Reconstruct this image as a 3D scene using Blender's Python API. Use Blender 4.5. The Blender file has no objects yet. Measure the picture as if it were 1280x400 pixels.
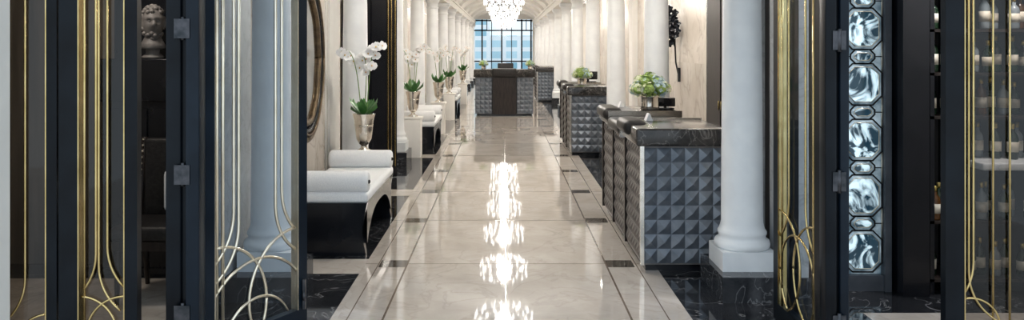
import bpy, math, random
from mathutils import Vector, Matrix
random.seed(7)
S=bpy.context.scene
try:
    S.view_settings.view_transform='Standard'
except Exception: pass

# ------------------------------------------------------------ materials
def mat(name,c1,c2=None,scale=5,rough=.5,metal=0,bump=0,bscale=None,lo=.35,hi=.65,ior=1.5,coat=0,emis=0,ecol=None,stretch=(1,1,1),detail=5,distort=0,ramp_emis=False):
    m=bpy.data.materials.new(name); m.use_nodes=True
    nt=m.node_tree; N=nt.nodes; L=nt.links
    b=N['Principled BSDF']
    tc=N.new('ShaderNodeTexCoord'); mp=N.new('ShaderNodeMapping'); mp.inputs['Scale'].default_value=stretch
    L.new(tc.outputs['Object'],mp.inputs['Vector'])
    n=N.new('ShaderNodeTexNoise'); n.inputs['Scale'].default_value=scale; n.inputs['Detail'].default_value=detail
    n.inputs['Distortion'].default_value=distort
    L.new(mp.outputs[0],n.inputs['Vector'])
    r=N.new('ShaderNodeValToRGB'); r.color_ramp.elements[0].position=lo; r.color_ramp.elements[1].position=hi
    if c2 is None: c2=tuple(min(1,c*1.15+.002) for c in c1)
    r.color_ramp.elements[0].color=(*c1,1); r.color_ramp.elements[1].color=(*c2,1)
    L.new(n.outputs['Fac'],r.inputs[0]); L.new(r.outputs[0],b.inputs['Base Color'])
    b.inputs['Roughness'].default_value=rough; b.inputs['Metallic'].default_value=metal
    b.inputs['IOR'].default_value=ior
    b.inputs['Coat Weight'].default_value=coat; b.inputs['Coat Roughness'].default_value=.03
    if emis:
        b.inputs['Emission Color'].default_value=(*(ecol or c1),1); b.inputs['Emission Strength'].default_value=emis
        if ramp_emis: L.new(r.outputs[0],b.inputs['Emission Color'])
    if bump:
        n2=N.new('ShaderNodeTexNoise'); n2.inputs['Scale'].default_value=bscale or scale*4
        L.new(mp.outputs[0],n2.inputs['Vector'])
        bp=N.new('ShaderNodeBump'); bp.inputs['Strength'].default_value=bump; bp.inputs['Distance'].default_value=.01
        L.new(n2.outputs['Fac'],bp.inputs['Height']); L.new(bp.outputs[0],b.inputs['Normal'])
    return m

def marble(name,base,base2,vein,vs=2.2,rough=.05,amount=.35,snap=None,ior=1.5,width=.03,coat=0):
    m=bpy.data.materials.new(name); m.use_nodes=True
    nt=m.node_tree; N=nt.nodes; L=nt.links; b=N['Principled BSDF']
    tc=N.new('ShaderNodeTexCoord')
    vec=tc.outputs['Object']
    if snap:
        sn=N.new('ShaderNodeVectorMath'); sn.operation='SNAP'; sn.inputs[1].default_value=snap
        L.new(vec,sn.inputs[0])
        wn=N.new('ShaderNodeTexWhiteNoise'); L.new(sn.outputs[0],wn.inputs['Vector'])
        sc=N.new('ShaderNodeVectorMath'); sc.operation='SCALE'; sc.inputs['Scale'].default_value=7
        L.new(wn.outputs['Color'],sc.inputs[0])
        ad=N.new('ShaderNodeVectorMath'); ad.operation='ADD'
        L.new(vec,ad.inputs[0]); L.new(sc.outputs[0],ad.inputs[1]); vec=ad.outputs[0]
    n=N.new('ShaderNodeTexNoise'); n.inputs['Scale'].default_value=vs; n.inputs['Detail'].default_value=8; n.inputs['Roughness'].default_value=.65
    n.inputs['Distortion'].default_value=.6
    L.new(vec,n.inputs['Vector'])
    r=N.new('ShaderNodeValToRGB'); r.color_ramp.elements[0].position=.35; r.color_ramp.elements[1].position=.68
    r.color_ramp.elements[0].color=(*base,1); r.color_ramp.elements[1].color=(*base2,1)
    L.new(n.outputs['Fac'],r.inputs[0])
    n2=N.new('ShaderNodeTexNoise'); n2.inputs['Scale'].default_value=vs*.8; n2.inputs['Detail'].default_value=6; n2.inputs['Distortion'].default_value=1.4
    L.new(vec,n2.inputs['Vector'])
    r2=N.new('ShaderNodeValToRGB'); e=r2.color_ramp.elements
    e[0].position=.5-width; e[0].color=(0,0,0,1); e[1].position=.5; e[1].color=(amount,)*3+(1,)
    k=e.new(.5+width); k.color=(0,0,0,1)
    L.new(n2.outputs['Fac'],r2.inputs[0])
    mx=N.new('ShaderNodeMix'); mx.data_type='RGBA'
    L.new(r2.outputs[0],mx.inputs[0]); L.new(r.outputs[0],mx.inputs[6]); mx.inputs[7].default_value=(*vein,1)
    out=mx.outputs[2]
    if snap:
        mr=N.new('ShaderNodeMapRange'); mr.inputs[3].default_value=.90; mr.inputs[4].default_value=1.05
        L.new(wn.outputs['Value'],mr.inputs[0])
        m2=N.new('ShaderNodeVectorMath'); m2.operation='SCALE'
        L.new(out,m2.inputs[0]); L.new(mr.outputs[0],m2.inputs['Scale']); out=m2.outputs[0]
    L.new(out,b.inputs['Base Color'])
    b.inputs['Roughness'].default_value=rough; b.inputs['IOR'].default_value=ior; b.inputs['Coat Weight'].default_value=coat
    b.inputs['Coat Roughness'].default_value=.03
    return m

def glassm(name,tint=(.8,.85,.88),base=.04,edge=.6):
    # thin sheet glass: clear transmission + angle dependent mirror reflection
    m=bpy.data.materials.new(name); m.use_nodes=True
    nt=m.node_tree; N=nt.nodes; L=nt.links
    N.remove(N['Principled BSDF']); o=N['Material Output']
    t=N.new('ShaderNodeBsdfTransparent')
    g=N.new('ShaderNodeBsdfGlossy'); g.inputs['Roughness'].default_value=.03
    tc=N.new('ShaderNodeTexCoord'); n=N.new('ShaderNodeTexNoise'); n.inputs['Scale'].default_value=1.2
    L.new(tc.outputs['Object'],n.inputs['Vector'])
    r=N.new('ShaderNodeValToRGB'); r.color_ramp.elements[0].color=(*[c*.94 for c in tint],1); r.color_ramp.elements[1].color=(*tint,1)
    L.new(n.outputs['Fac'],r.inputs[0]); L.new(r.outputs[0],t.inputs[0])
    lw=N.new('ShaderNodeLayerWeight'); lw.inputs[0].default_value=.5
    p=N.new('ShaderNodeMath'); p.operation='POWER'; p.inputs[1].default_value=4; L.new(lw.outputs['Facing'],p.inputs[0])
    q=N.new('ShaderNodeMath'); q.operation='MULTIPLY_ADD'; q.inputs[1].default_value=edge; q.inputs[2].default_value=base; L.new(p.outputs[0],q.inputs[0])
    x=N.new('ShaderNodeMixShader'); L.new(q.outputs[0],x.inputs[0]); L.new(t.outputs[0],x.inputs[1]); L.new(g.outputs[0],x.inputs[2])
    L.new(x.outputs[0],o.inputs[0]); return m

FLOOR=marble('floor_marble',(.49,.445,.40),(.62,.575,.53),(.34,.30,.265),2.0,.035,.32,snap=(1.05,1.58,5),ior=2.1,width=.022)
DARKM=marble('dark_marble',(.008,.009,.011),(.028,.029,.033),(.35,.35,.36),3,.06,.45,width=.016,ior=1.6)
BASEM=marble('plinth_marble',(.022,.024,.028),(.06,.062,.068),(.35,.35,.36),6,.15,.45,width=.02)
COUNTM=marble('counter_marble',(.012,.011,.011),(.05,.045,.042),(.3,.28,.26),7,.16,.4,width=.02)
WALLM=marble('wall_marble',(.62,.55,.47),(.80,.74,.67),(.42,.35,.29),1.6,.25,.5,snap=(5,1.6,1.5))
PIERM=marble('pier_marble',(.50,.51,.52),(.66,.67,.68),(.33,.34,.36),5,.3,.5)
WHITE=mat('white_stone',(.79,.81,.83),(.86,.88,.89),6,.42)
PLAST=mat('plaster_white',(.80,.78,.74),(.86,.84,.80),3,.7)
INSERT=mat('floor_insert',(.05,.042,.036),(.10,.085,.07),30,.08)
GROUT=mat('floor_inlay',(.13,.10,.08),(.19,.15,.12),20,.12)
BLACK=mat('black_lacquer',(.004,.005,.008),(.009,.010,.013),4,.2,coat=.05,ior=1.4)
FRAME=mat('door_frame_lacquer',(.003,.004,.006),(.006,.009,.013),4,.3,ior=1.25)
FRAMEN=mat('door_frame_navy',(.004,.008,.014),(.008,.015,.025),4,.3,ior=1.28)
BRASS=mat('brass',(.50,.38,.16),(.68,.53,.26),8,.24,1)
NICKEL=mat('pale_gilt',(.80,.72,.56),(.92,.86,.72),8,.3,1)
SILVER=mat('silver',(.62,.58,.52),(.80,.76,.70),10,.18,1)
STEEL=mat('hinge_steel',(.04,.045,.05),(.09,.09,.10),20,.4,1)
PYR=mat('pyramid_metal',(.135,.16,.195),(.205,.23,.265),12,.34,.5)
PYRW=mat('pyramid_taupe',(.11,.105,.105),(.19,.175,.165),12,.36,.35)
FABRIC=mat('white_upholstery',(.78,.80,.82),(.88,.89,.90),120,.9,bump=.3,bscale=160)
GLASS=glassm('door_glass',(.68,.75,.81),.03,.3)
GLASSB=glassm('bronze_glass',(.60,.56,.51),.045,.4)
CLEAR=glassm('clear_glass',(.93,.96,.98),.03,.4)
PANE=mat('painted_glow_blue_glass',(.012,.035,.055),(.66,.86,.96),4.5,.04,0,lo=.45,hi=.58,distort=2.2,detail=4,coat=.5,emis=.85,ramp_emis=True)  # pale glow painted in by noise-driven emission; no lamp stands behind
PANEW=mat('painted_glow_bevel_glass',(.10,.17,.22),(.62,.76,.85),9,.05,.2,coat=.5,emis=.3,ramp_emis=True,bump=.2)  # bevels carry the same painted-in glow as weak emission
MIRR2=mat('antique_mirror',(.30,.28,.26),(.45,.42,.39),3,.08,1)
GOLDF=mat('bronze_gilt',(.10,.07,.045),(.20,.145,.085),14,.4,.8,bump=.4)
WOODD=mat('dark_walnut',(.014,.011,.010),(.035,.026,.022),6,.35,stretch=(8,8,1),ior=1.35)
BROWN=mat('bronze_wall',(.06,.052,.045),(.15,.13,.11),2,.3,stretch=(3,3,.3))
SHBACK=mat('shelf_back_panel',(.03,.03,.032),(.08,.078,.075),2,.2)
LEATH=mat('black_leather',(.013,.012,.012),(.026,.024,.023),40,.4,bump=.2,ior=1.35)
LEAF=mat('leaf_green',(.03,.12,.03),(.07,.22,.05),12,.35)
STEM=mat('stem_green',(.10,.20,.05),(.18,.28,.08),12,.5)
PETAL=mat('orchid_petal',(.88,.87,.87),(.95,.95,.94),20,.6)
PCORE=mat('orchid_core',(.75,.55,.15),(.8,.4,.3),20,.6)
HYG=mat('hydrangea_green',(.20,.32,.06),(.42,.54,.18),25,.7)
HYB=mat('hydrangea_blue',(.34,.48,.56),(.62,.74,.76),25,.7)
HYW=mat('hydrangea_cream',(.62,.66,.38),(.86,.88,.70),25,.7)
STONE=mat('bust_stone',(.13,.12,.115),(.30,.28,.26),9,.5,bump=.3)
BOT1=mat('bottle_green',(.006,.014,.008),(.012,.03,.014),5,.06)
BOT2=mat('bottle_amber',(.05,.02,.006),(.12,.05,.01),5,.06)
BOT3=mat('bottle_clear',(.15,.18,.2),(.25,.28,.3),5,.06)
LABEL=mat('bottle_label',(.45,.4,.32),(.65,.6,.5),12,.6)
FOIL=mat('bottle_foil',(.4,.3,.08),(.6,.45,.15),12,.3,.8)
PAPER=mat('paper',(.8,.8,.8),(.88,.88,.87),12,.7)
CRYS=mat('lit_crystal',(1,.97,.92),(1,.98,.95),5,.2,emis=4.5,ecol=(1,.97,.92))
CRYS2=mat('crystal',(.22,.22,.24),(.65,.65,.67),30,.05,.85,emis=.05,ecol=(1,.96,.92))
SCREEN=mat('screen_black',(.01,.01,.012),(.015,.015,.018),5,.1)
NEARF=marble('near_floor_stone',(.42,.38,.33),(.6,.55,.5),(.3,.27,.24),3,.12,.4)
FACADE=bpy.data.materials.new('facade'); FACADE.use_nodes=True
_n=FACADE.node_tree.nodes; _l=FACADE.node_tree.links
_b=_n.new('ShaderNodeTexBrick'); _b.offset=0; _b.inputs['Color1'].default_value=(.22,.48,.60,1); _b.inputs['Color2'].default_value=(.62,.84,.92,1)
_b.inputs['Mortar'].default_value=(.92,.96,.97,1); _b.inputs['Scale'].default_value=1; _b.inputs['Mortar Size'].default_value=.16; _b.inputs['Brick Width'].default_value=1.1; _b.inputs['Row Height'].default_value=.8
_t=_n.new('ShaderNodeTexCoord'); _m=_n.new('ShaderNodeMapping'); _m.inputs['Rotation'].default_value=(math.pi/2,0,0)
_l.new(_t.outputs['Object'],_m.inputs[0]); _l.new(_m.outputs[0],_b.inputs[0]); _l.new(_b.outputs[0],_n['Principled BSDF'].inputs['Base Color'])
_n['Principled BSDF'].inputs['Roughness'].default_value=.3

# ------------------------------------------------------------ mesh builder
class MB:
    def __init__(s): s.v=[];s.f=[];s.m=[];s.s=[];s.mats=[]
    def mi(s,m):
        if m not in s.mats: s.mats.append(m)
        return s.mats.index(m)
    def add(s,vs,fs,m,sm=False):
        o=len(s.v); s.v+= [tuple(v) for v in vs]; k=s.mi(m)
        for f in fs: s.f.append([o+i for i in f]); s.m.append(k); s.s.append(sm)
    def box(s,x0,x1,y0,y1,z0,z1,m):
        s.add([(x0,y0,z0),(x1,y0,z0),(x1,y1,z0),(x0,y1,z0),(x0,y0,z1),(x1,y0,z1),(x1,y1,z1),(x0,y1,z1)],
              [(0,3,2,1),(4,5,6,7),(0,1,5,4),(1,2,6,5),(2,3,7,6),(3,0,4,7)],m)
    def bev(s,x0,x1,y0,y1,z0,z1,m,b=.02,n=3):
        rings=[]
        for k in range(n+1):
            a=k/n*math.pi/2; rings.append((b*(1-math.sin(a)),z0+b*(1-math.cos(a))))
        for k in range(n+1):
            a=k/n*math.pi/2; rings.append((b*(1-math.cos(a)),z1-b*(1-math.sin(a))))
        vs=[]
        for ins,z in rings:
            for (cx,cy,a0) in ((x1,y1,0),(x0,y1,1),(x0,y0,2),(x1,y0,3)):
                sx=-1 if cx==x1 else 1; sy=-1 if cy==y1 else 1
                for k in range(n+1):
                    a=(a0+k/n)*math.pi/2
                    r=b-ins
                    vs.append((cx+sx*b+r*math.cos(a),cy+sy*b+r*math.sin(a),z))
        P=4*(n+1); fs=[]
        for i in range(len(rings)-1):
            for j in range(P): fs.append((i*P+j,i*P+(j+1)%P,(i+1)*P+(j+1)%P,(i+1)*P+j))
        fs.append(tuple(reversed(range(P)))); fs.append(tuple((len(rings)-1)*P+j for j in range(P)))
        s.add(vs,fs,m,True)
    def lathe(s,cx,cy,prof,m,seg=24,sm=True,ax='z',cz=0):
        vs=[];fs=[]
        for r,z in prof:
            for j in range(seg):
                a=2*math.pi*j/seg
                if ax=='z': vs.append((cx+r*math.cos(a),cy+r*math.sin(a),cz+z))
                elif ax=='x': vs.append((cx+z,cy+r*math.cos(a),cz+r*math.sin(a)))
                else: vs.append((cx+r*math.cos(a),cy+z,cz+r*math.sin(a)))
        for i in range(len(prof)-1):
            for j in range(seg): fs.append((i*seg+j,i*seg+(j+1)%seg,(i+1)*seg+(j+1)%seg,(i+1)*seg+j))
        fs.append(tuple(reversed(range(seg)))); fs.append(tuple((len(prof)-1)*seg+j for j in range(seg)))
        s.add(vs,fs,m,sm)
    def tube(s,pts,r,m,seg=6,r2=None):
        pts=[Vector(p) for p in pts]
        if len(pts)<2: return
        vs=[];fs=[];n=len(pts); up=None
        for i,p in enumerate(pts):
            t=(pts[min(i+1,n-1)]-pts[max(i-1,0)])
            if t.length<1e-9: t=Vector((0,0,1))
            t.normalize()
            if up is None:
                up=Vector((0,0,1)) if abs(t.z)<.9 else Vector((0,1,0))
            a=t.cross(up)
            if a.length<1e-4: a=t.cross(Vector((1,0,0)))
            a.normalize(); b=a.cross(t).normalized(); up=b
            rr=r if r2 is None else r+(r2-r)*i/(n-1)
            for j in range(seg):
                q=2*math.pi*j/seg+math.pi/seg; vs.append(p+a*rr*math.cos(q)+b*rr*math.sin(q))
        for i in range(n-1):
            for j in range(seg): fs.append((i*seg+j,i*seg+(j+1)%seg,(i+1)*seg+(j+1)%seg,(i+1)*seg+j))
        fs.append(tuple(range(seg))); fs.append(tuple((n-1)*seg+j for j in range(seg)))
        s.add(vs,fs,m,True)
    def ell(s,c,r,m,seg=12,rg=8,fn=None):
        vs=[];fs=[]
        for i in range(rg+1):
            p=math.pi*i/rg
            for j in range(seg):
                a=2*math.pi*j/seg; d=Vector((math.sin(p)*math.cos(a),math.sin(p)*math.sin(a),math.cos(p)))
                q=Vector((d.x*r[0],d.y*r[1],d.z*r[2]))
                if fn: q=fn(d,q)
                vs.append((c[0]+q.x,c[1]+q.y,c[2]+q.z))
        for i in range(rg):
            for j in range(seg): fs.append((i*seg+j,(i+1)*seg+j,(i+1)*seg+(j+1)%seg,i*seg+(j+1)%seg))
        s.add(vs,fs,m,True)
    def pyr(s,o,u,v,n,nu,nv,d,m,frame=.06):
        o=Vector(o);u=Vector(u);v=Vector(v);n=Vector(n).normalized()
        for i in range(nu):
            for j in range(nv):
                a=o+u*(i/nu)+v*(j/nv); du=u/nu; dv=v/nv
                c=a+du*.5+dv*.5+n*d
                s.add([a,a+du,a+du+dv,a+dv,c],[(0,1,4),(1,2,4),(2,3,4),(3,0,4)],m)
    def petal(s,c,dr,up,L,W,m,cup=.15):
        c=Vector(c);dr=Vector(dr).normalized();up=Vector(up).normalized(); sd=dr.cross(up).normalized()
        vs=[c]; prof=[(.25,.7),(.55,1),(.8,.75)]
        for t,w in prof:
            vs+= [c+dr*L*t+sd*W*w*.5+up*cup*L*t*.4, c+dr*L*t+up*cup*L*t*.1, c+dr*L*t-sd*W*w*.5+up*cup*L*t*.4]
        vs.append(c+dr*L)
        fs=[(0,1,2),(0,2,3)]
        for k in (1,4): fs+=[(k,k+3,k+4,k+1),(k+1,k+4,k+5,k+2)]
        fs+=[(7,10,8),(8,10,9)]
        s.add(vs,fs,m,True)
    def build(s,name,origin=(0,0,0),parent=None,recalc=True):
        me=bpy.data.meshes.new(name)
        ox,oy,oz=origin
        me.from_pydata([(x-ox,y-oy,z-oz) for x,y,z in s.v],[],s.f)
        for m in s.mats: me.materials.append(m)
        me.polygons.foreach_set('material_index',s.m); me.polygons.foreach_set('use_smooth',s.s); me.update()
        if recalc:
            import bmesh
            b=bmesh.new(); b.from_mesh(me); bmesh.ops.recalc_face_normals(b,faces=b.faces); b.to_mesh(me); b.free()
        o=bpy.data.objects.new(name,me); o.location=origin; S.collection.objects.link(o)
        if parent: o.parent=parent
        return o
def inst(o,name,loc,rot=0,scale=None):
    q=bpy.data.objects.new(name,o.data); q.location=loc; q.rotation_euler=(0,0,rot); S.collection.objects.link(q)
    if scale: q.scale=scale
    return q

BAY=3.17; Y0=5.65; CX=1.68; YE=42.0
COLY=[Y0+BAY*i for i in range(12)]

# ------------------------------------------------------------ floor
f=MB()
def fl(x0,x1,y0,y1,z,m): f.add([(x0,y0,z),(x1,y0,z),(x1,y1,z),(x0,y1,z)],[(0,1,2,3)],m)
f.box(-5,5,-4,YE+.5,-.1,0,FLOOR)
fl(-5,-1.09,5.0,YE,.0006,DARKM); fl(1.18,5,5.0,YE,.0006,DARKM)
fl(-5,-1.09,4.35,5.0,.0006,DARKM); fl(1.18,2.3,4.35,5.0,.0006,DARKM)
fl(2.3,5,3,5.13,.0012,NEARF); fl(-5,-2.0,3,5.9,.0012,NEARF)
for i in range(12):
    y=6.02+BAY*i
    fl(-1.75,-1.09,y,y+.42,.0012,FLOOR)
for i in range(24):
    y=6.2+BAY/2*i
    for sx in (-.87,.91):
        fl(sx-.105,sx+.105,y,y+.2,.0018,INSERT)
    fl(-1.09,1.18,y+.095,y+.105,.001,GROUT)
for sx in (-.87,.91): fl(sx-.105,sx+.105,4.72,4.92,.0018,INSERT)
for x in (-.76,.80): fl(x-.007,x+.007,-2,YE,.0011,GROUT)
for x in (-.985,1.035): fl(x-.004,x+.004,-2,YE,.0011,GROUT)
fl(.01,.016,-2,YE,.001,GROUT)
f.build('floor',recalc=False)

# ------------------------------------------------------------ columns
c=MB()
c.box(-.22,.22,-.32,.30,0,.17,BASEM)
c.box(-.185,.185,-.185,.185,.17,.30,WHITE)
prof=[(.18,.30),(.19,.315),(.192,.335),(.185,.355),(.165,.365),(.16,.385),(.168,.40),(.168,.415),(.158,.43),(.15,.45),(.143,.48)]
prof+=[(.143-.018*((z-.48)/2.1)**1.4,z) for z in [.48+2.1*k/8 for k in range(1,9)]]
prof+=[(.125,2.6),(.14,2.61),(.14,2.63),(.125,2.64),(.125,2.72),(.145,2.74),(.165,2.79),(.17,2.81)]
c.lathe(0,0,prof,WHITE,40)
c.box(-.185,.185,-.185,.185,2.81,2.895,WHITE)
col0=c.build('column'); col0.location=(CX,COLY[0],0)
k=1
for i,y in enumerate(COLY):
    for sx in (CX,-CX):
        if i==0 and sx>0: continue
        inst(col0,'column.%03d'%k,(sx if sx>0 else -1.64,y,0)); k+=1

# ------------------------------------------------------------ walls / vault
w=MB(); w.box(-2.02,-1.89,5.9,YE,0,3.3,WALLM); w.build('wall_left')
w=MB(); w.box(2.5,2.65,5.9,8.3,0,3.3,WALLM); w.box(2.5,2.65,9.72,YE,0,3.3,WALLM); w.box(2.5,2.65,8.3,9.72,2.5,3.3,WALLM); w.build('wall_right')
w=MB(); w.box(2.46,2.499,8.3,9.72,0,2.5,BLACK); w.box(2.44,2.46,8.42,8.98,.15,2.35,WOODD); w.box(2.44,2.46,9.04,9.6,.15,2.35,WOODD)
for yy in (8.96,9.06): w.ell((2.43,yy,1.05),(.012,.012,.06),BRASS,8,6)
w.build('door_2')
t=MB()
for i,y in enumerate(COLY[3:]):
    t.box(2.4,2.5,y-.2,y+.2,0,3.05,PLAST); t.box(2.38,2.5,y-.24,y+.24,0,.25,DARKM); t.box(2.37,2.5,y-.24,y+.24,2.75,2.88,PLAST)
t.build('trim_5')
t=MB()
for i,y in enumerate(COLY[:-1]):
    if i in (1,): continue
    a,b2=y+.35,y+BAY-.35
    for (y0,y1,z0,z1) in ((a,b2,2.5,2.53),(a,b2,.35,.38),(a,a+.03,.35,2.53),(b2-.03,b2,.35,2.53)): t.box(-1.889,-1.875,y0,y1,z0,z1,PLAST)
for i,y in enumerate(COLY[1:]):
    t.box(-1.889,-1.862,y-.26,y+.26,.17,3.0,PLAST); t.box(-1.889,-1.861,y-.28,y+.28,0,.17,DARKM)
t.build('trim_1')
t=MB(); t.box(-1.889,-1.865,5.95,YE,0,.16,DARKM); t.build('baseboard_left')
t=MB(); t.box(2.47,2.499,9.75,YE,0,.16,DARKM); t.build('baseboard_right')
w=MB()
w.box(1.905,2.03,5.33,5.74,.17,3.04,PIERM); w.box(1.77,1.905,5.84,5.9,.17,3.04,PIERM); w.box(1.905,2.035,5.31,5.74,0,.17,BASEM)
w.box(1.905,2.65,5.75,5.9,0,3.04,WOODD)
w.build('wall_pier_right')
w=MB()
w.box(-1.935,-1.865,5.33,5.89,.17,3.04,PIERM); w.box(-1.94,-1.862,5.31,5.89,0,.17,BASEM); w.box(-2.03,-1.941,5.35,5.89,0,3.04,BLACK); w.build('wall_pier_left')
b=MB()
for sx in (1,-1):
    xs=sorted((sx*1.5,sx*1.86)); b.box(xs[0],xs[1],5.2,YE,2.9,3.06,PLAST)
    xs=sorted((sx*1.46,sx*1.9)); b.box(xs[0],xs[1],5.2,YE,3.06,3.11,PLAST)
b.build('trim_2')
v=MB()
def arc(a,b,z,n=24): return [(a*math.cos(math.pi*k/n),z+b*math.sin(math.pi*k/n)) for k in range(n+1)]
A=arc(1.6,.62,3.06); vs=[];fs=[]
for x,z in A: vs+=[(x,5.2,z),(x,YE,z)]
for i in range(len(A)-1): fs.append((2*i,2*i+1,2*i+3,2*i+2))
v.add(vs,fs,PLAST,True)
v.box(1.6,2.65,5.2,YE,3.31,3.4,PLAST); v.box(-2,-1.6,5.2,YE,3.31,3.4,PLAST)
for y in COLY:
    o1=arc(1.6,.64,3.06); i1=arc(1.5,.50,3.06)
    vs=[];fs=[]
    for (xo,zo),(xi,zi) in zip(o1,i1): vs+=[(xo,y-.13,zo),(xi,y-.13,zi),(xi,y+.13,zi),(xo,y+.13,zo)]
    for i in range(len(o1)-1):
        for j in range(3): fs.append((4*i+j,4*i+j+1,4*i+4+j+1,4*i+4+j))
    v.add(vs,fs,PLAST,False)
v.build('ceiling',recalc=False)
v=MB(); v.box(-5,5,4.0,5.2,3.0,3.1,PLAST); v.box(-5,-2.03,5.2,6.5,3.05,3.12,WOODD); v.box(2.65,5,5.2,6.5,3.05,3.12,WOODD); v.build('ceiling_entry')
w=MB()
w.box(-2,-1.68,YE,YE+.2,0,4,PLAST); w.box(1.5,2.65,YE,YE+.2,0,4,PLAST); w.box(-1.68,1.5,YE,YE+.2,3.2,4,PLAST)
w.build('wall_far')
w=MB()
def fr(x0,x1,z0,z1): w.box(x0,x1,YE-.02,YE+.1,z0,z1,BLACK)
for x in (-1.66,-1.15,-.12,.93,1.42): fr(x-.04,x+.04,0,3.2)
for x in (-.65,.40): fr(x-.02,x+.02,0,3.2)
for z in (.06,2.62,3.14,1.0): fr(-1.68,1.5,z-.035,z+.035)
for x in (-.9,.15,1.17): fr(x-.02,x+.02,2.62,3.2)
w.add([(-1.68,YE+.04,0),(1.5,YE+.04,0),(1.5,YE+.04,3.2),(-1.68,YE+.04,3.2)],[(0,1,2,3)],CLEAR)
w.build('window_1')
w=MB(); w.box(-14,14,58,60,-.1,2.6,FACADE); w.box(-3.5,-1,57,58,-.1,4.2,FACADE); w.build('building_facade')
w=MB(); w.box(-20,20,YE+.5,60,-.15,-.1,NEARF); w.build('street_ground')

# ------------------------------------------------------------ chandeliers
def crystal(m,x,y,z,r,h,mt):
    vs=[(x,y,z+h*.5),(x,y,z-h*.5)]+[(x+r*math.cos(a*math.pi/2),y+r*math.sin(a*math.pi/2),z+h*.12) for a in range(4)]
    m.add(vs,[(0,2,3),(0,3,4),(0,4,5),(0,5,2),(1,3,2),(1,4,3),(1,5,4),(1,2,5)],mt)
h=MB()
h.lathe(0,0,[(.015,.15),(.015,.68)],SILVER,8)
h.lathe(0,0,[(.09,.64),(.09,.68)],SILVER,20)
tiers=[(.30,.20,18,.12),(.48,.10,26,.13),(.40,.0,24,.13),(.49,-.10,28,.14),(.37,-.19,20,.13),(.22,-.23,12,.13),(.08,-.25,6,.14)]
for i,(r,z,n,l) in enumerate(tiers):
    pts=[(r*math.cos(2*math.pi*q/24),r*math.sin(2*math.pi*q/24),z+l*.45) for q in range(25)]
    h.tube(pts,.010,STEEL,4)
    for q in range(n):
        a=2*math.pi*q/n+i*.3
        crystal(h,r*math.cos(a),r*math.sin(a),z,.022,l,CRYS if (q+i)%2==0 else CRYS2)
for q in range(6):
    a=math.pi*q/3; h.tube([(0,0,.30),(.22*math.cos(a),.22*math.sin(a),.27),(.47*math.cos(a),.47*math.sin(a),.16)],.008,STEEL,5)
ch=None
for i in range(12):
    y=Y0+BAY*(i+.5)
    if y>YE-1: break
    if ch is None: ch=h.build('chandelier'); ch.location=(0.0,y,2.93)
    else: inst(ch,'chandelier.%03d'%i,(0.0,y,2.93),i*.4)
    ld=bpy.data.lights.new('chandelier_bulb','POINT'); ld.energy=24; ld.shadow_soft_size=.10; ld.color=(1,.94,.85)
    lo=bpy.data.objects.new('chandelier_bulb.%03d'%i,ld); lo.location=(0.0,y,2.86); S.collection.objects.link(lo)
    ld=bpy.data.lights.new('chandelier_downlight','SPOT'); ld.energy=125; ld.shadow_soft_size=.14; ld.color=(1,.94,.86); ld.spot_size=math.radians(172); ld.spot_blend=.25
    lo=bpy.data.objects.new('chandelier_downlight.%03d'%i,ld); lo.location=(0.0,y,3.0); S.collection.objects.link(lo)

def area(name,loc,size,e,col=(1,.93,.85),rot=(0,0,0)):
    ld=bpy.data.lights.new(name,'AREA'); ld.size=size; ld.energy=e; ld.color=col
    o=bpy.data.objects.new(name,ld); o.location=loc; o.rotation_euler=rot; S.collection.objects.link(o)
for i in range(1,11): area('aisle_fill_light.%03d'%i,(2.0,Y0+BAY*(i+.5),3.25),.25,28)  # fill lamps added to brighten the aisle and reception wall, no fixtures
area('aisle_fill_light',(2.1,7.2,3.25),.3,20)  # one more added fill lamp, over the nearest desk

# ------------------------------------------------------------ desks
def desk(name,x0,x1,y0,y1,loc):
    d=MB()
    d.box(x0+.05,x1-.03,y0+.05,y1-.03,0,.06,BLACK)
    d.box(x0+.025,x1,y0+.025,y1,.05,.95,PYRW)
    d.pyr((x0+.03,y0+.025,.06),(x1-x0-.03,0,0),(0,0,.88),(0,-1,0),6,8,.032,PYR)
    n=3; L=(y1-y0-.06)/n
    for i in range(n):
        a=y0+.03+i*L
        d.pyr((x0+.025,a+L-.03,.06),(0,-(L-.06),0),(0,0,.88),(-1,0,0),7,8,.022,PYRW)
        if i: d.box(x0+.0,x0+.05,a-.03,a+.03,.05,.95,WOODD)
    d.box(x0+.005,x0+.035,y0+.005,y0+.03,.05,.955,SILVER)
    d.box(x0,x0+.05,y1-.03,y1,.05,.95,WOODD)
    d.bev(x0-.03,x1+.0,y0-.03,y0+.80,.955,1.09,COUNTM,.02)
    d.bev(x0-.03,x1+.0,y1-.75,y1+.02,.955,1.09,COUNTM,.02)
    d.bev(x0-.05,x1-.05,y0+.82,y1-.77,.94,1.05,LEATH,.05)
    d.bev(x0-.075,x0+.12,y0+.30,y0+.78,1.0,1.12,LEATH,.055)
    d.bev(x0-.075,x0+.12,y1-.70,y1-.1,1.0,1.12,LEATH,.055)
    for yy in (y0+.81,y1-.76): d.box(x0-.035,x1,yy-.006,yy+.006,.93,1.10,SILVER)
    return d.build(name,loc)
desk('reception_desk',1.03,1.70,6.07,8.40,(1.36,7.2,0))
desk('reception_desk.001',1.03,1.70,12.62,14.75,(1.36,13.7,0))
desk('reception_desk.002',1.03,1.70,25.2,27.3,(1.36,26.3,0))
d=MB(); y0=20.0; x0,x1=-.74,.76
d.box(x0+.06,x1-.06,y0+.06,y0+.8,0,.06,BLACK)
d.box(x0+.02,x1-.02,y0+.03,y0+.8,.05,.97,PYRW)
d.pyr((x0+.03,y0+.03,.06),(.44,0,0),(0,0,.9),(0,-1,0),4,8,.030,PYR)
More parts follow.
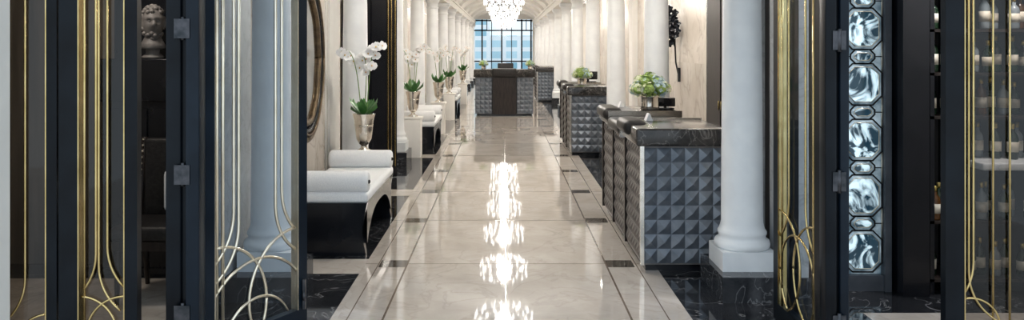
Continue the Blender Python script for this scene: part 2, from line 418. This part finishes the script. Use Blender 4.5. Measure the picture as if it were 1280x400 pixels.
d.pyr((x1-.47,y0+.03,.06),(.44,0,0),(0,0,.9),(0,-1,0),4,8,.030,PYR)
d.box(-.29,.31,y0-.01,y0+.05,.04,.98,WOODD); d.box(-.31,-.29,y0-.02,y0+.05,.04,.98,BLACK); d.box(.31,.33,y0-.02,y0+.05,.04,.98,BLACK)
d.bev(x0-.02,x1+.02,y0-.03,y0+.82,.97,1.16,COUNTM,.025)
d.bev(-.3,.32,y0-.05,y0+.1,.96,1.19,LEATH,.04)
d.build('concierge_desk',(0,y0+.4,0))
d=MB()
d.bev(-.17,.25,21.2,21.28,.5,1.30,LEATH,.03); d.bev(-.2,.28,20.95,21.3,.42,.52,LEATH,.04); d.lathe(.04,21.12,[(.03,.06),(.03,.42)],STEEL,12)
for q in range(5):
    a=2*math.pi*q/5; d.tube([(.04,21.12,.07),(.04+.25*math.cos(a),21.12+.25*math.sin(a),.03)],.02,STEEL,6)
d.build('office_chair',(.04,21.1,0))

def monitor(name,x,y,z,s=1):
    d=MB(); d.bev(x-.14*s,x+.14*s,y-.09*s,y+.09*s,z+.001,z+.016,SCREEN,.007); d.box(x-.02*s,x+.02*s,y-.015,y+.015,z+.01,z+.06*s,SCREEN)
    d.bev(x-.17*s,x+.17*s,y-.012,y+.012,z+.045*s,z+.19*s,SCREEN,.01); d.build(name,(x,y,z))
monitor('computer_monitor',1.6,7.95,1.092,.6)
monitor('computer_monitor.001',1.5,14.3,1.092)
def brochure(name,x,y,z):
    d=MB(); d.add([(x-.03,y-.05,z+.001),(x+.03,y-.05,z+.001),(x+.03,y+.05,z+.001),(x-.03,y+.05,z+.001),(x-.005,y-.05,z+.06),(x+.005,y-.05,z+.06),(x+.005,y+.05,z+.06),(x-.005,y+.05,z+.06)],[(0,1,5,4),(1,2,6,5),(2,3,7,6),(3,0,4,7),(4,5,6,7),(0,3,2,1)],PAPER); d.build(name,(x,y,z))
brochure('brochure_stand',1.21,6.70,1.092); brochure('brochure_stand.001',1.2,8.2,1.092)

# ------------------------------------------------------------ hydrangea bouquets
def hydrangea(name,x,y,z,R):
    d=MB(); random.seed(int(x*100+y*10))
    vh=R*.85
    d.lathe(x,y,[(R*.44,z+.001),(R*.50,z+.01),(R*.46,z+vh*.3),(R*.47,z+vh*.8),(R*.54,z+vh),(R*.50,z+vh),(R*.42,z+vh*.85)],SILVER,20)
    cen=[(0,0,.95)]
    for k in range(5): cen.append((math.cos(k*1.257+.4)*.62,math.sin(k*1.257+.4)*.62,.74))
    for k in range(7): cen.append((math.cos(k*.9)*.92,math.sin(k*.9)*.92,.32))
    for ci,(a,b2,cz) in enumerate(cen):
        cc=Vector((x+a*R*.78,y+b2*R*.78,z+vh+cz*R*.78)); rr=R*.34
        m=(HYG,HYW,HYB,HYW,HYG,HYB,HYW)[ci%7]
        d.ell(cc,(rr*.8,)*3,HYG,8,6)
        for q in range(46):
            u=random.uniform(-1,1); th=random.uniform(0,6.283); s_=math.sqrt(1-u*u)
            nn=Vector((s_*math.cos(th),s_*math.sin(th),u)); p=cc+nn*rr*random.uniform(.85,1.15)
            t1=nn.orthogonal().normalized(); t2=nn.cross(t1); an=random.uniform(0,1.5)
            mm=m if random.random()<.75 else random.choice([HYG,HYW,HYB])
            for e in range(4):
                aa=an+e*math.pi/2; dr=t1*math.cos(aa)+t2*math.sin(aa); sd=nn.cross(dr); l=R*.11
                d.add([p,p+dr*l*.6+sd*l*.45+nn*l*.3,p+dr*l+nn*l*.2,p+dr*l*.6-sd*l*.45+nn*l*.3],[(0,1,2,3)],mm,False)
    for k in range(7):
        a=k*.9; d.petal((x+math.cos(a)*R*.45,y+math.sin(a)*R*.45,z+vh+.005),(math.cos(a),math.sin(a),.15),(0,0,1),R*.6,R*.28,LEAF)
    return d.build(name,(x,y,z),recalc=False)
hydrangea('hydrangea_bouquet',1.43,7.84,1.092,.19)
hydrangea('hydrangea_bouquet.001',1.34,13.75,1.052,.17)
hydrangea('hydrangea_bouquet.002',-.52,20.3,1.162,.12)
hydrangea('hydrangea_bouquet.003',.66,20.3,1.162,.12)

# ------------------------------------------------------------ benches
def bench(name,y0,y1):
    d=MB(); x0,x1=-1.74,-1.13
    for (a,b2) in ((y0,y0+.07),(y1-.07,y1)):
        d.add([(x0,a,0),(x1+.0,a,0),(x1-.035,a,.2),(x1+.01,a,.43),(x0,a,.43),(x0,b2,0),(x1,b2,0),(x1-.035,b2,.2),(x1+.01,b2,.43),(x0,b2,.43)],
              [(0,1,2,3,4),(9,8,7,6,5),(0,5,6,1),(1,6,7,2),(2,7,8,3),(3,8,9,4),(0,4,9,5)],BLACK)
    n=12
    for xx in (x1-.03,x0):
        vs=[];fs=[]
        for k in range(n+1):
            yy=y0+.07+(y1-y0-.14)*k/n; zz=.33-.24*abs(2*k/n-1)**3
            vs+=[(xx,yy,zz),(xx+.03,yy,zz),(xx+.03,yy,.43),(xx,yy,.43)]
        for k in range(n):
            for j in range(4): fs.append((4*k+j,4*k+(j+1)%4,4*k+4+(j+1)%4,4*k+4+j))
        d.add(vs,fs,BLACK)
    d.box(x0+.02,x1-.02,y0+.02,y1-.02,.36,.43,BLACK)
    d.bev(x0,x1+.015,y0+.01,y1-.01,.425,.515,FABRIC,.03)
    for yy in (y0+.09,y1-.09):
        d.lathe(0,yy,[(.02,x0+.0),(.07,x0),(.088,x0+.02),(.09,x0+.04),(.09,x1-.03),(.088,x1-.005),(.07,x1+.012),(.012,x1+.006)],FABRIC,24,ax='x',cz=.592)
        d.ell((x1+.012,yy,.592),(.012,.018,.018),BLACK,8,6)
    return d.build(name,((x0+x1)/2,(y0+y1)/2,0))
bench('upholstered_bench',6.54,8.08); bench('upholstered_bench.001',12.86,14.4); bench('upholstered_bench.002',19.2,20.7)

# ------------------------------------------------------------ orchids
def orchid(name,x,y,zt,seed,sc=1):
    random.seed(seed)
    pm=BLACK if seed==1 else PLAST
    p=MB(); p.bev(x-.13,x+.13,y-.12,y+.12,0,zt-.04,pm,.01); p.bev(x-.15,x+.15,y-.13,y+.13,zt-.04,zt,pm,.01); p.build('pedestal' if seed==1 else 'pedestal.%03d'%seed,(x,y,0))
    d=MB(); z=zt+.001
    d.lathe(x,y,[(.075*sc,z),(.078*sc,z+.012),(.035*sc,z+.035),(.028*sc,z+.06),(.05*sc,z+.08),(.078*sc,z+.13),(.09*sc,z+.22),(.10*sc,z+.32),(.118*sc,z+.385),(.12*sc,z+.39),(.108*sc,z+.39),(.09*sc,z+.33)],SILVER,28)
    d.lathe(x,y,[(.0955*sc,z+.26),(.0975*sc,z+.27),(.0985*sc,z+.28)],SILVER,28)
    zz=z+.35
    d.ell((x,y,zz),(.09*sc,.09*sc,.03),STEM,12,6)
    for q in range(11):
        a=q*.75+seed; L=.20+.09*random.random()
        dr=Vector((math.cos(a),math.sin(a),.7+.9*random.random()))
        d.petal((x,y,zz+.01),dr,(dr.cross(Vector((-math.sin(a),math.cos(a),0))))*-1,L,.09,LEAF,.3)
    for st in range(3):
        base=Vector((x+(st-1)*.025,y,zz)); lean=(-.20,-.05,.14)[st]; ly=(-.05,.06,-.10)[st]; H=(.70,.64,.76)[st]
        pts=[]
        for k in range(13):
            t=k/12; pts.append(base+Vector((lean*t**2.6+.03*math.sin(t*3)*(1 if st else -1),ly*t**2.2,H*(math.sin(min(t*1.12,1.2)*math.pi/2)))))
        d.tube(pts,.006,STEM,5,.003)
        for q in range(7):
            pp=pts[12-q]+Vector((random.uniform(-.05,.05),random.uniform(-.05,.05),random.uniform(-.05,.0)))
            nn=Vector((random.uniform(-.1,.9),-1,random.uniform(-.3,.3))).normalized()
            t1=Vector((0,0,1)).cross(nn).normalized(); t2=nn.cross(t1); s_=.058
            for e,(aa,l,w_) in enumerate(((0,1,1.25),(math.pi,1,1.25),(math.pi/2,.95,.8),(-.9,.9,.75),(math.pi+.9,.9,.75))):
                dr=t1*math.cos(aa)+t2*math.sin(aa); d.petal(pp,dr,nn,s_*l,s_*w_,PETAL,.2)
            d.ell(pp+nn*.008,(.008,.008,.010),PCORE,6,4)
    return d.build(name,(x,y,zt),recalc=False)
orchid('potted_orchid',-1.45,8.28,.63,1)
orchid('potted_orchid.001',-1.42,12.50,.63,2)
orchid('potted_orchid.002',-1.3,15.9,.63,3)
orchid('potted_orchid.003',-1.3,18.95,.63,4)
orchid('potted_orchid.004',-1.25,24.2,.63,5)

# ------------------------------------------------------------ oval mirror on left wall
d=MB(); cy,cz=7.52,1.60; mx=-1.85
def ring(rad_y,rad_z,r,x,m,n=56,wav=0):
    pts=[(x,cy+(rad_y+wav*math.cos(10*2*math.pi*k/n))*math.cos(2*math.pi*k/n),cz+(rad_z+wav*math.cos(10*2*math.pi*k/n))*math.sin(2*math.pi*k/n)) for k in range(n+1)]
    d.tube(pts,r,m,8)
ring(.60,.76,.032,mx,GOLDF); ring(.52,.68,.022,mx+.01,BLACK); ring(.45,.61,.03,mx,GOLDF,wav=.008); ring(.56,.72,.012,mx+.03,GOLDF)
n=48; vs=[(mx-.005,cy,cz)]+[(mx-.005,cy+.58*math.cos(2*math.pi*k/n),cz+.74*math.sin(2*math.pi*k/n)) for k in range(n)]
d.add(vs,[(0,1+k,1+(k+1)%n) for k in range(n)],MIRR2)
d.build('oval_wall_mirror',(mx,cy,cz))

# ------------------------------------------------------------ wall branch sculpture
d=MB(); random.seed(3); bx,by,bz=2.47,11.35,2.0
d.tube([(2.49,by,1.25),(2.44,by+.02,1.5),(2.42,by-.03,1.75),(2.42,by,2.0)],.012,BLACK,6)
d.tube([(2.49,by,1.22),(2.49,by,1.42)],.03,BLACK,8)
for q in range(40):
    a=random.uniform(0,6.283); rr=random.uniform(.02,.2)
    p=Vector((2.36+random.uniform(-.08,.07),by+rr*1.3*math.cos(a),bz+rr*1.3*math.sin(a)))
    d.tube([(2.42,by,1.72),(2.40,by+(p.y-by)*.5,1.8),p],.006,BLACK,4)
    for e in range(5):
        an=e*1.257+q; d.petal(p,(math.cos(an),-.3,math.sin(an)),(-.6,-.8,0),.06,.05,BLACK,.3)
d.build('floral_wall_sconce',(2.49,by,1.7),recalc=False)

# ------------------------------------------------------------ gilt dark door leaf open in left bay 2
def rotpanel(m,p0,p1,u0,u1,z0,z1,th,mt,off=0):
    p0=Vector((*p0,0));p1=Vector((*p1,0)); dr=(p1-p0).normalized(); n=Vector((dr.y,-dr.x,0))
    vs=[]
    for z in (z0,z1):
        for (u,t_) in ((u0,-th/2),(u1,-th/2),(u1,th/2),(u0,th/2)):
            q=p0+dr*u+n*(t_+off); vs.append((q.x,q.y,z))
    m.add(vs,[(0,3,2,1),(4,5,6,7),(0,1,5,4),(1,2,6,5),(2,3,7,6),(3,0,4,7)],mt)
def sheet(m,p0,p1,u0,u1,z0,z1,mt):
    p0=Vector((*p0,0));p1=Vector((*p1,0)); dr=(p1-p0).normalized(); a=p0+dr*u0; b=p0+dr*u1
    m.add([(a.x,a.y,z0),(b.x,b.y,z0),(b.x,b.y,z1),(a.x,a.y,z1)],[(0,1,2,3)],mt)
d=MB()
P0=(-1.78,10.22);P1=(-1.42,10.55)
rotpanel(d,P0,P1,0,.48,.01,2.6,.05,BLACK)
for u in (.33,.38,.44): rotpanel(d,P0,P1,u,u+.012,.15,2.5,.015,BRASS,.03)
rotpanel(d,P0,P1,.08,.28,.2,2.45,.01,BLACK,.03)
d.build('door_3',(-1.6,10.4,0))
d=MB(); d.box(-1.888,-1.86,9.3,11.5,0,2.6,BLACK); d.box(-1.86,-1.845,9.25,9.33,0,2.65,BRASS); d.box(-1.86,-1.845,11.45,11.53,0,2.65,BRASS); d.build('door_4',(-1.8,10.4,0))

# ------------------------------------------------------------ entry doors
def leaf(p0,p1,gu0,gu1,glass,verts,arcs,circ,lm,zb=.12,zt=2.5,lr=.006,front=1,fm=FRAME):
    d=MB(); a=Vector((*p0,0)); b2=Vector((*p1,0)); L=(b2-a).length; dr=(b2-a)/L; n=Vector((dr.y,-dr.x,0))
    rotpanel(d,p0,p1,0,gu0,.01,2.62,.05,fm); rotpanel(d,p0,p1,gu1,L,.01,2.62,.05,fm)
    rotpanel(d,p0,p1,gu0,gu1,.01,zb,.05,fm); rotpanel(d,p0,p1,gu0,gu1,zt,2.62,.05,fm)
    sheet(d,p0,p1,gu0,gu1,zb,zt,glass)
    for u in (gu0,gu1-.006): rotpanel(d,p0,p1,u,u+.006,zb,zt,.055,lm)
    def poly(pts):
        seg=[]
        for (u,z) in pts:
            if gu0+.004<u<gu1-.004 and zb<z<zt:
                q=a+dr*u+n*.014*front; seg.append((q.x,q.y,z))
            else:
                if len(seg)>1: d.tube(seg,lr,lm,6)
                seg=[]
        if len(seg)>1: d.tube(seg,lr,lm,6)
    for u in verts: poly([(u,zb+.001),(u,zt-.001)])
    for (u,z0,sg,R) in arcs:
        pts=[(u,zt-.001),(u,(zt+z0)/2),(u,z0)]+[(u+sg*R*(1-math.cos(k*math.pi/2/14)),z0-R*math.sin(k*math.pi/2/14)) for k in range(1,15)]
        poly(pts)
    for (u,z,R) in circ: poly([(u+R*math.cos(k*math.pi/40),z+R*math.sin(k*math.pi/40)) for k in range(81)])
    return d,a,dr,n
d,a,dr,n=leaf((-1.60,4.24),(-1.225,4.90),.06,.685,GLASS,[.085,.125],[(.20,.80,-1,.34),(.235,.72,-1,.34),(.56,.86,1,.34),(.51,.78,1,.34)],
   [(.375,.10,.40),(.08,.26,.36),(.67,.26,.36),(.375,.02,.26)],NICKEL,front=1,fm=FRAMEN,lr=.009)
q=a+dr*.72+n*.04; d.box(q.x-.008,q.x+.008,q.y-.01,q.y+.01,.12,.30,STEEL); d.ell((q.x,q.y-.01,.2),(.012,.012,.03),STEEL,8,6)
d.build('door_5',(-1.4,4.5,0))
d=MB(); d.bev(-1.745,-1.665,4.12,4.22,0,2.7,FRAME,.01); d.bev(-1.635,-1.565,4.10,4.20,0,2.7,FRAMEN,.01)
d.box(-1.665,-1.635,4.14,4.2,0,2.7,FRAME)
for hz in (1.8,.33,1.05):
    d.lathe(-1.65,4.11,[(.011,hz-.06),(.011,hz+.06)],STEEL,10); d.box(-1.69,-1.61,4.095,4.101,hz-.05,hz+.05,STEEL)
d.build('door_frame_post',(-1.7,4.2,0))
d,a,dr,n=leaf((-2.325,4.2),(-1.915,4.2),.10,.345,GLASSB,[.13],[(.19,.62,-1,.3),(.205,.56,1,.3),(.25,.66,1,.30)],[(.10,.20,.2),(.34,.20,.2)],BRASS,lr=.0065)
d.build('door_6',(-2.1,4.2,0))
d,a,dr,n=leaf((-2.62,4.15),(-2.34,4.2),.018,.235,GLASSB,[.05],[(.13,.5,-1,.3)],[(.24,.15,.16)],BRASS,lr=.0065)
d.build('door_7',(-2.5,4.2,0))
w=MB(); w.box(-5,-2.52,3.98,4.08,0,3.0,PLAST); w.build('wall_entry_left')
d,a,dr,n=leaf((1.73,4.30),(1.715,5.02),.09,.64,GLASS,[.13,.60],[(.24,.80,-1,.3),(.49,.8,1,.3)],
   [(.365,.34,.26),(.12,.40,.30),(.62,.40,.30)],BRASS,front=-1,lr=.007)
d.build('door_8',(1.72,4.6,0))
d=MB(); d.bev(1.765,1.815,4.20,4.29,0,2.7,FRAMEN,.01); d.bev(1.685,1.745,4.19,4.28,0,2.7,FRAME,.01); d.box(1.745,1.765,4.23,4.28,0,2.7,FRAME)
for hz in (1.74,1.0,.25):
    d.lathe(1.755,4.19,[(.011,hz-.06),(.011,hz+.06)],STEEL,10); d.box(1.72,1.79,4.184,4.189,hz-.05,hz+.05,STEEL)
d.build('door_frame_post.001',(1.75,4.25,0))
d=MB(); d.bev(1.80,1.86,5.04,5.12,0,2.7,FRAME,.01); d.build('door_frame_post.002',(1.8,5.05,0))
d,a,dr,n=leaf((2.36,4.3),(3.15,4.3),.10,.75,GLASSB,[.26,.35],[(.13,.5,1,.3),(.155,.55,-1,.3)],[(.14,.2,.16)],BRASS,lr=.006)
d.build('door_9',(2.7,4.3,0))
w=MB(); w.box(3.18,5,4.15,4.4,0,3.0,PLAST); w.build('wall_entry_right')
w=MB(); w.box(-5,5,4.1,4.35,2.72,3.0,WOODD); w.build('trim_3')

# ------------------------------------------------------------ right bar room
w=MB(); w.box(2.04,2.32,5.6,5.74,0,3.0,WOODD); w.box(2.72,2.90,5.45,5.74,0,3.0,BLACK); w.box(2.32,2.72,5.67,5.74,0,3,WOODD); w.box(2.92,4.6,6.0,6.1,0,3,WOODD); w.box(4.55,4.65,4.4,6.1,0,3,WOODD); w.build('wall_bar')
d=MB(); xc=2.515; yy=5.60
FR=mat('grey_frame',(.05,.06,.075),(.09,.10,.12),6,.35)
d.box(2.33,2.70,5.59,5.65,.0,.11,FR); d.box(2.33,2.375,5.57,5.65,.0,2.6,FR); d.box(2.655,2.70,5.57,5.65,.0,2.6,FR); d.box(2.33,2.70,5.57,5.65,2.5,2.6,FR)
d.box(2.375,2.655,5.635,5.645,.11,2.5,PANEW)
def octa(z0,z1,hw,ch,cap=True):
    out=[(xc-hw+ch,z0),(xc+hw-ch,z0),(xc+hw,z0+ch),(xc+hw,z1-ch),(xc+hw-ch,z1),(xc-hw+ch,z1),(xc-hw,z1-ch),(xc-hw,z0+ch)]
    k=.024; zc=(z0+z1)/2
    def sc(p,k):
        sx=1-k/hw; sz=1-k/((z1-z0)/2); return (xc+(p[0]-xc)*sx,zc+(p[1]-zc)*sz)
    inn=[sc(p,k) for p in out]
    vs=[(p[0],yy+.02,p[1]) for p in out]+[(p[0],yy+.008,p[1]) for p in inn]
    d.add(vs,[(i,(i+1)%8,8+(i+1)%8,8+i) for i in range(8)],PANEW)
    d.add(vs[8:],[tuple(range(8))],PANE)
    d.tube([(p[0],yy+.012,p[1]) for p in out+[out[0]]],.007,BLACK,4); d.tube([(p[0],yy+.004,p[1]) for p in inn+[inn[0]]],.004,NICKEL,4)
z=.13
while z<2.3:
    octa(z,z+.29,.136,.065); octa(z+.29,z+.39,.085,.035)
    for sg in (-1,1):
        d.tube([(xc+sg*.136,yy+.012,z+.225),(xc+sg*.136,yy+.012,z+.455)],.005,NICKEL,4)
        d.tube([(xc+sg*.085,yy+.012,z+.34),(xc+sg*.136,yy+.012,z+.34)],.005,BLACK,4)
    z+=.39
d.build('bevelled_glass_panel',(2.515,5.6,0))
d=MB()
d.box(2.93,4.5,5.88,5.92,0,2.9,SHBACK)
for x in (2.93,3.19,3.86,4.48): d.box(x,x+.03,5.5,5.9,0,2.9,BLACK)
shz=[.10,.50,1.22,1.52,1.82,2.12,2.42]
for z in shz: d.box(2.93,4.5,5.5,5.9,z-.010,z+.010,WOODD)
d.bev(3.2,4.5,5.34,5.9,.88,.93,PIERM,.01)
sh=d.build('wine_shelf',(3.7,5.7,0))
d=MB(); random.seed(11)
def bottle(x,y,z,h,r,m):
    d.lathe(x,y,[(r*.9,z),(r,z+.01),(r,z+h*.58),(r*.85,z+h*.66),(r*.36,z+h*.76),(r*.33,z+h*.96),(r*.38,z+h)],m,12)
    d.lathe(x,y,[(r*1.02,z+h*.2),(r*1.02,z+h*.48)],LABEL,12); d.lathe(x,y,[(r*.38,z+h*.84),(r*.42,z+h)],FOIL,8)
for z in shz[:6]+[.93]:
    x=2.99
    while x<4.44:
        if not(3.15<x<3.26 or 3.82<x<3.93) and not(z==.93 and x<3.25):
            hh=random.uniform(.22,.27)
            if z==.93: hh=.25
            bottle(x,random.uniform(5.54,5.66),z+.011 if z!=.93 else z+.001,hh,.036,random.choice([BOT1,BOT1,BOT2,BOT1,BOT3]))
        x+=random.uniform(.08,.10)
o=d.build('bottles'); o.parent=sh; o.location=(-3.7,-5.7,0)
area('bar_fill_light',(3.4,5.0,2.95),.4,45,(.97,.97,1),(.25,0,0))  # added fill lamp that makes the bottle shelves readable, no fixture

# ------------------------------------------------------------ left lounge
w=MB(); w.box(-5,-2.04,6.3,6.45,0,3,BROWN); w.box(-4.9,-4.8,4.3,6.3,0,3,BROWN); w.build('wall_lounge')
t=MB()
for x in (-4.2,-3.5,-3.15): t.box(x,x+.03,6.285,6.3,0,3,BRASS)
t.build('trim_4')
d=MB(); d.bev(-3.05,-2.25,5.95,6.27,1.30,1.62,BLACK,.01); d.box(-3.0,-2.3,5.97,6.25,.06,1.3,BLACK); d.box(-3.02,-2.28,5.95,6.27,0,.06,BLACK)
for x in (-2.96,-2.63): d.box(x,x+.30,5.955,5.97,.15,1.25,BLACK); d.ell((x+.27,5.95,.75),(.01,.01,.01),BRASS,8,6)
d.box(-3.05,-2.25,6.262,6.28,1.62,2.6,BLACK)
d.build('cabinet',(-2.67,6.1,0))
d=MB(); bx,by,bz=-2.655,6.05,1.885
fdir=Vector((.45,-.89,0)).normalized(); fs_=Vector((0,0,1)).cross(fdir)
def head(dv,q):
    f_=dv.dot(fdir); s_=dv.dot(fs_); z=dv.z
    q=fdir*(f_*.105)+fs_*(s_*.082)+Vector((0,0,z*.13))
    if z<0: q-=Vector((q.x,q.y,0))*(-z*.25)
    if f_>0:
        q+=fdir*(.042*math.exp(-(s_/.14)**2-((z+.08)/.16)**2))
        q-=fdir*(.026*math.exp(-((abs(s_)-.33)/.16)**2-((z-.12)/.10)**2))
        q+=fdir*(.014*math.exp(-((z-.30)/.08)**2))
        q+=fdir*(.022*math.exp(-(s_/.3)**2-((z+.75)/.18)**2))
        q-=fdir*(.012*math.exp(-(s_/.3)**2-((z+.47)/.05)**2))
    return q
d.ell((bx,by,bz),(1,1,1),STONE,40,30,fn=head)
for sg in (1,-1):
    e=Vector((bx,by,bz))+fs_*.084*sg; d.ell(e,(.018,.022,.035),STONE,10,8)
    ey=Vector((bx,by,bz+.014))+fs_*.028*sg+fdir*.078; d.ell(ey,(.012,.012,.009),STONE,8,6)
random.seed(21)
for q in range(220):   # sculpted hair curls and short beard
    u=random.uniform(-1,1); th=random.uniform(0,6.283); s_=math.sqrt(1-u*u); dv=Vector((s_*math.cos(th),s_*math.sin(th),u))
    f_=dv.dot(fdir); hair=(u>-.35 and f_<.15) or u>.62; beard=(u<-.55 and f_>.05 and abs(dv.dot(fs_))>.12) or (u<-.72 and f_>-.1)
    if hair or beard:
        pq=head(dv,dv); d.ell(Vector((bx,by,bz))+pq*1.03,(.019,.019,.016),STONE,7,5)
d.lathe(bx,by,[(.075,1.62+.001),(.08,1.635),(.05,1.66),(.05,1.69),(.10,1.70),(.08,1.74),(.058,1.78),(.058,1.83)],STONE,24)
d.build('bust_sculpture',(bx,by,1.62))
area('lounge_fill_light',(-2.9,5.2,2.95),.4,17,(1,.9,.8),(.35,0,0))  # added fill lamp for the bust and lounge wall, no fixture
d=MB(); x,y=-2.36,5.5
d.bev(x-.24,x+.24,y-.24,y+.24,.42,.52,LEATH,.03); d.box(x-.23,x+.23,y-.23,y+.23,.36,.42,WOODD)
for sx in (-.2,.2):
    d.tube([(x+sx,y-.2,.4),(x+sx,y-.21,0.0)],.024,WOODD,8,.014); d.tube([(x+sx,y+.2,.4),(x+sx*1.05,y+.27,0.0)],.024,WOODD,8,.016)
    d.tube([(x+sx*1.12,y+.16,.42),(x+sx*1.12,y+.26,1.06)],.022,WOODD,8)
    for k in range(14): d.ell((x+sx*1.12,y+.14+.007*k,.5+.042*k),(.007,.007,.007),NICKEL,6,4)
d.bev(x-.2,x+.2,y+.17,y+.24,.5,1.06,LEATH,.03)
d.bev(x-.0,x+.2,y+.02,y+.13,.56,.86,FABRIC,.04)
d.build('dining_chair',(x,y,0))

# ------------------------------------------------------------ world + camera
W=bpy.data.worlds.new('World'); S.world=W; W.use_nodes=True
nt=W.node_tree; bg=nt.nodes['Background']
tc=nt.nodes.new('ShaderNodeTexCoord'); sp=nt.nodes.new('ShaderNodeSeparateXYZ'); rp=nt.nodes.new('ShaderNodeValToRGB')
nt.links.new(tc.outputs['Generated'],sp.inputs[0]); nt.links.new(sp.outputs[2],rp.inputs[0]); nt.links.new(rp.outputs[0],bg.inputs[0])
rp.color_ramp.elements[0].color=(.66,.76,.84,1); rp.color_ramp.elements[1].color=(.78,.89,1,1)
bg.inputs[1].default_value=1.6
cd=bpy.data.cameras.new('camera'); cam=bpy.data.objects.new('camera',cd); S.collection.objects.link(cam); S.camera=cam
cam.location=(0,0,1.7); cam.rotation_euler=(math.pi/2,0,0)
cd.sensor_width=36; cd.sensor_fit='HORIZONTAL'; cd.lens=36*1000/1280; cd.shift_x=10/1280; cd.shift_y=-140/1280; cd.clip_end=200
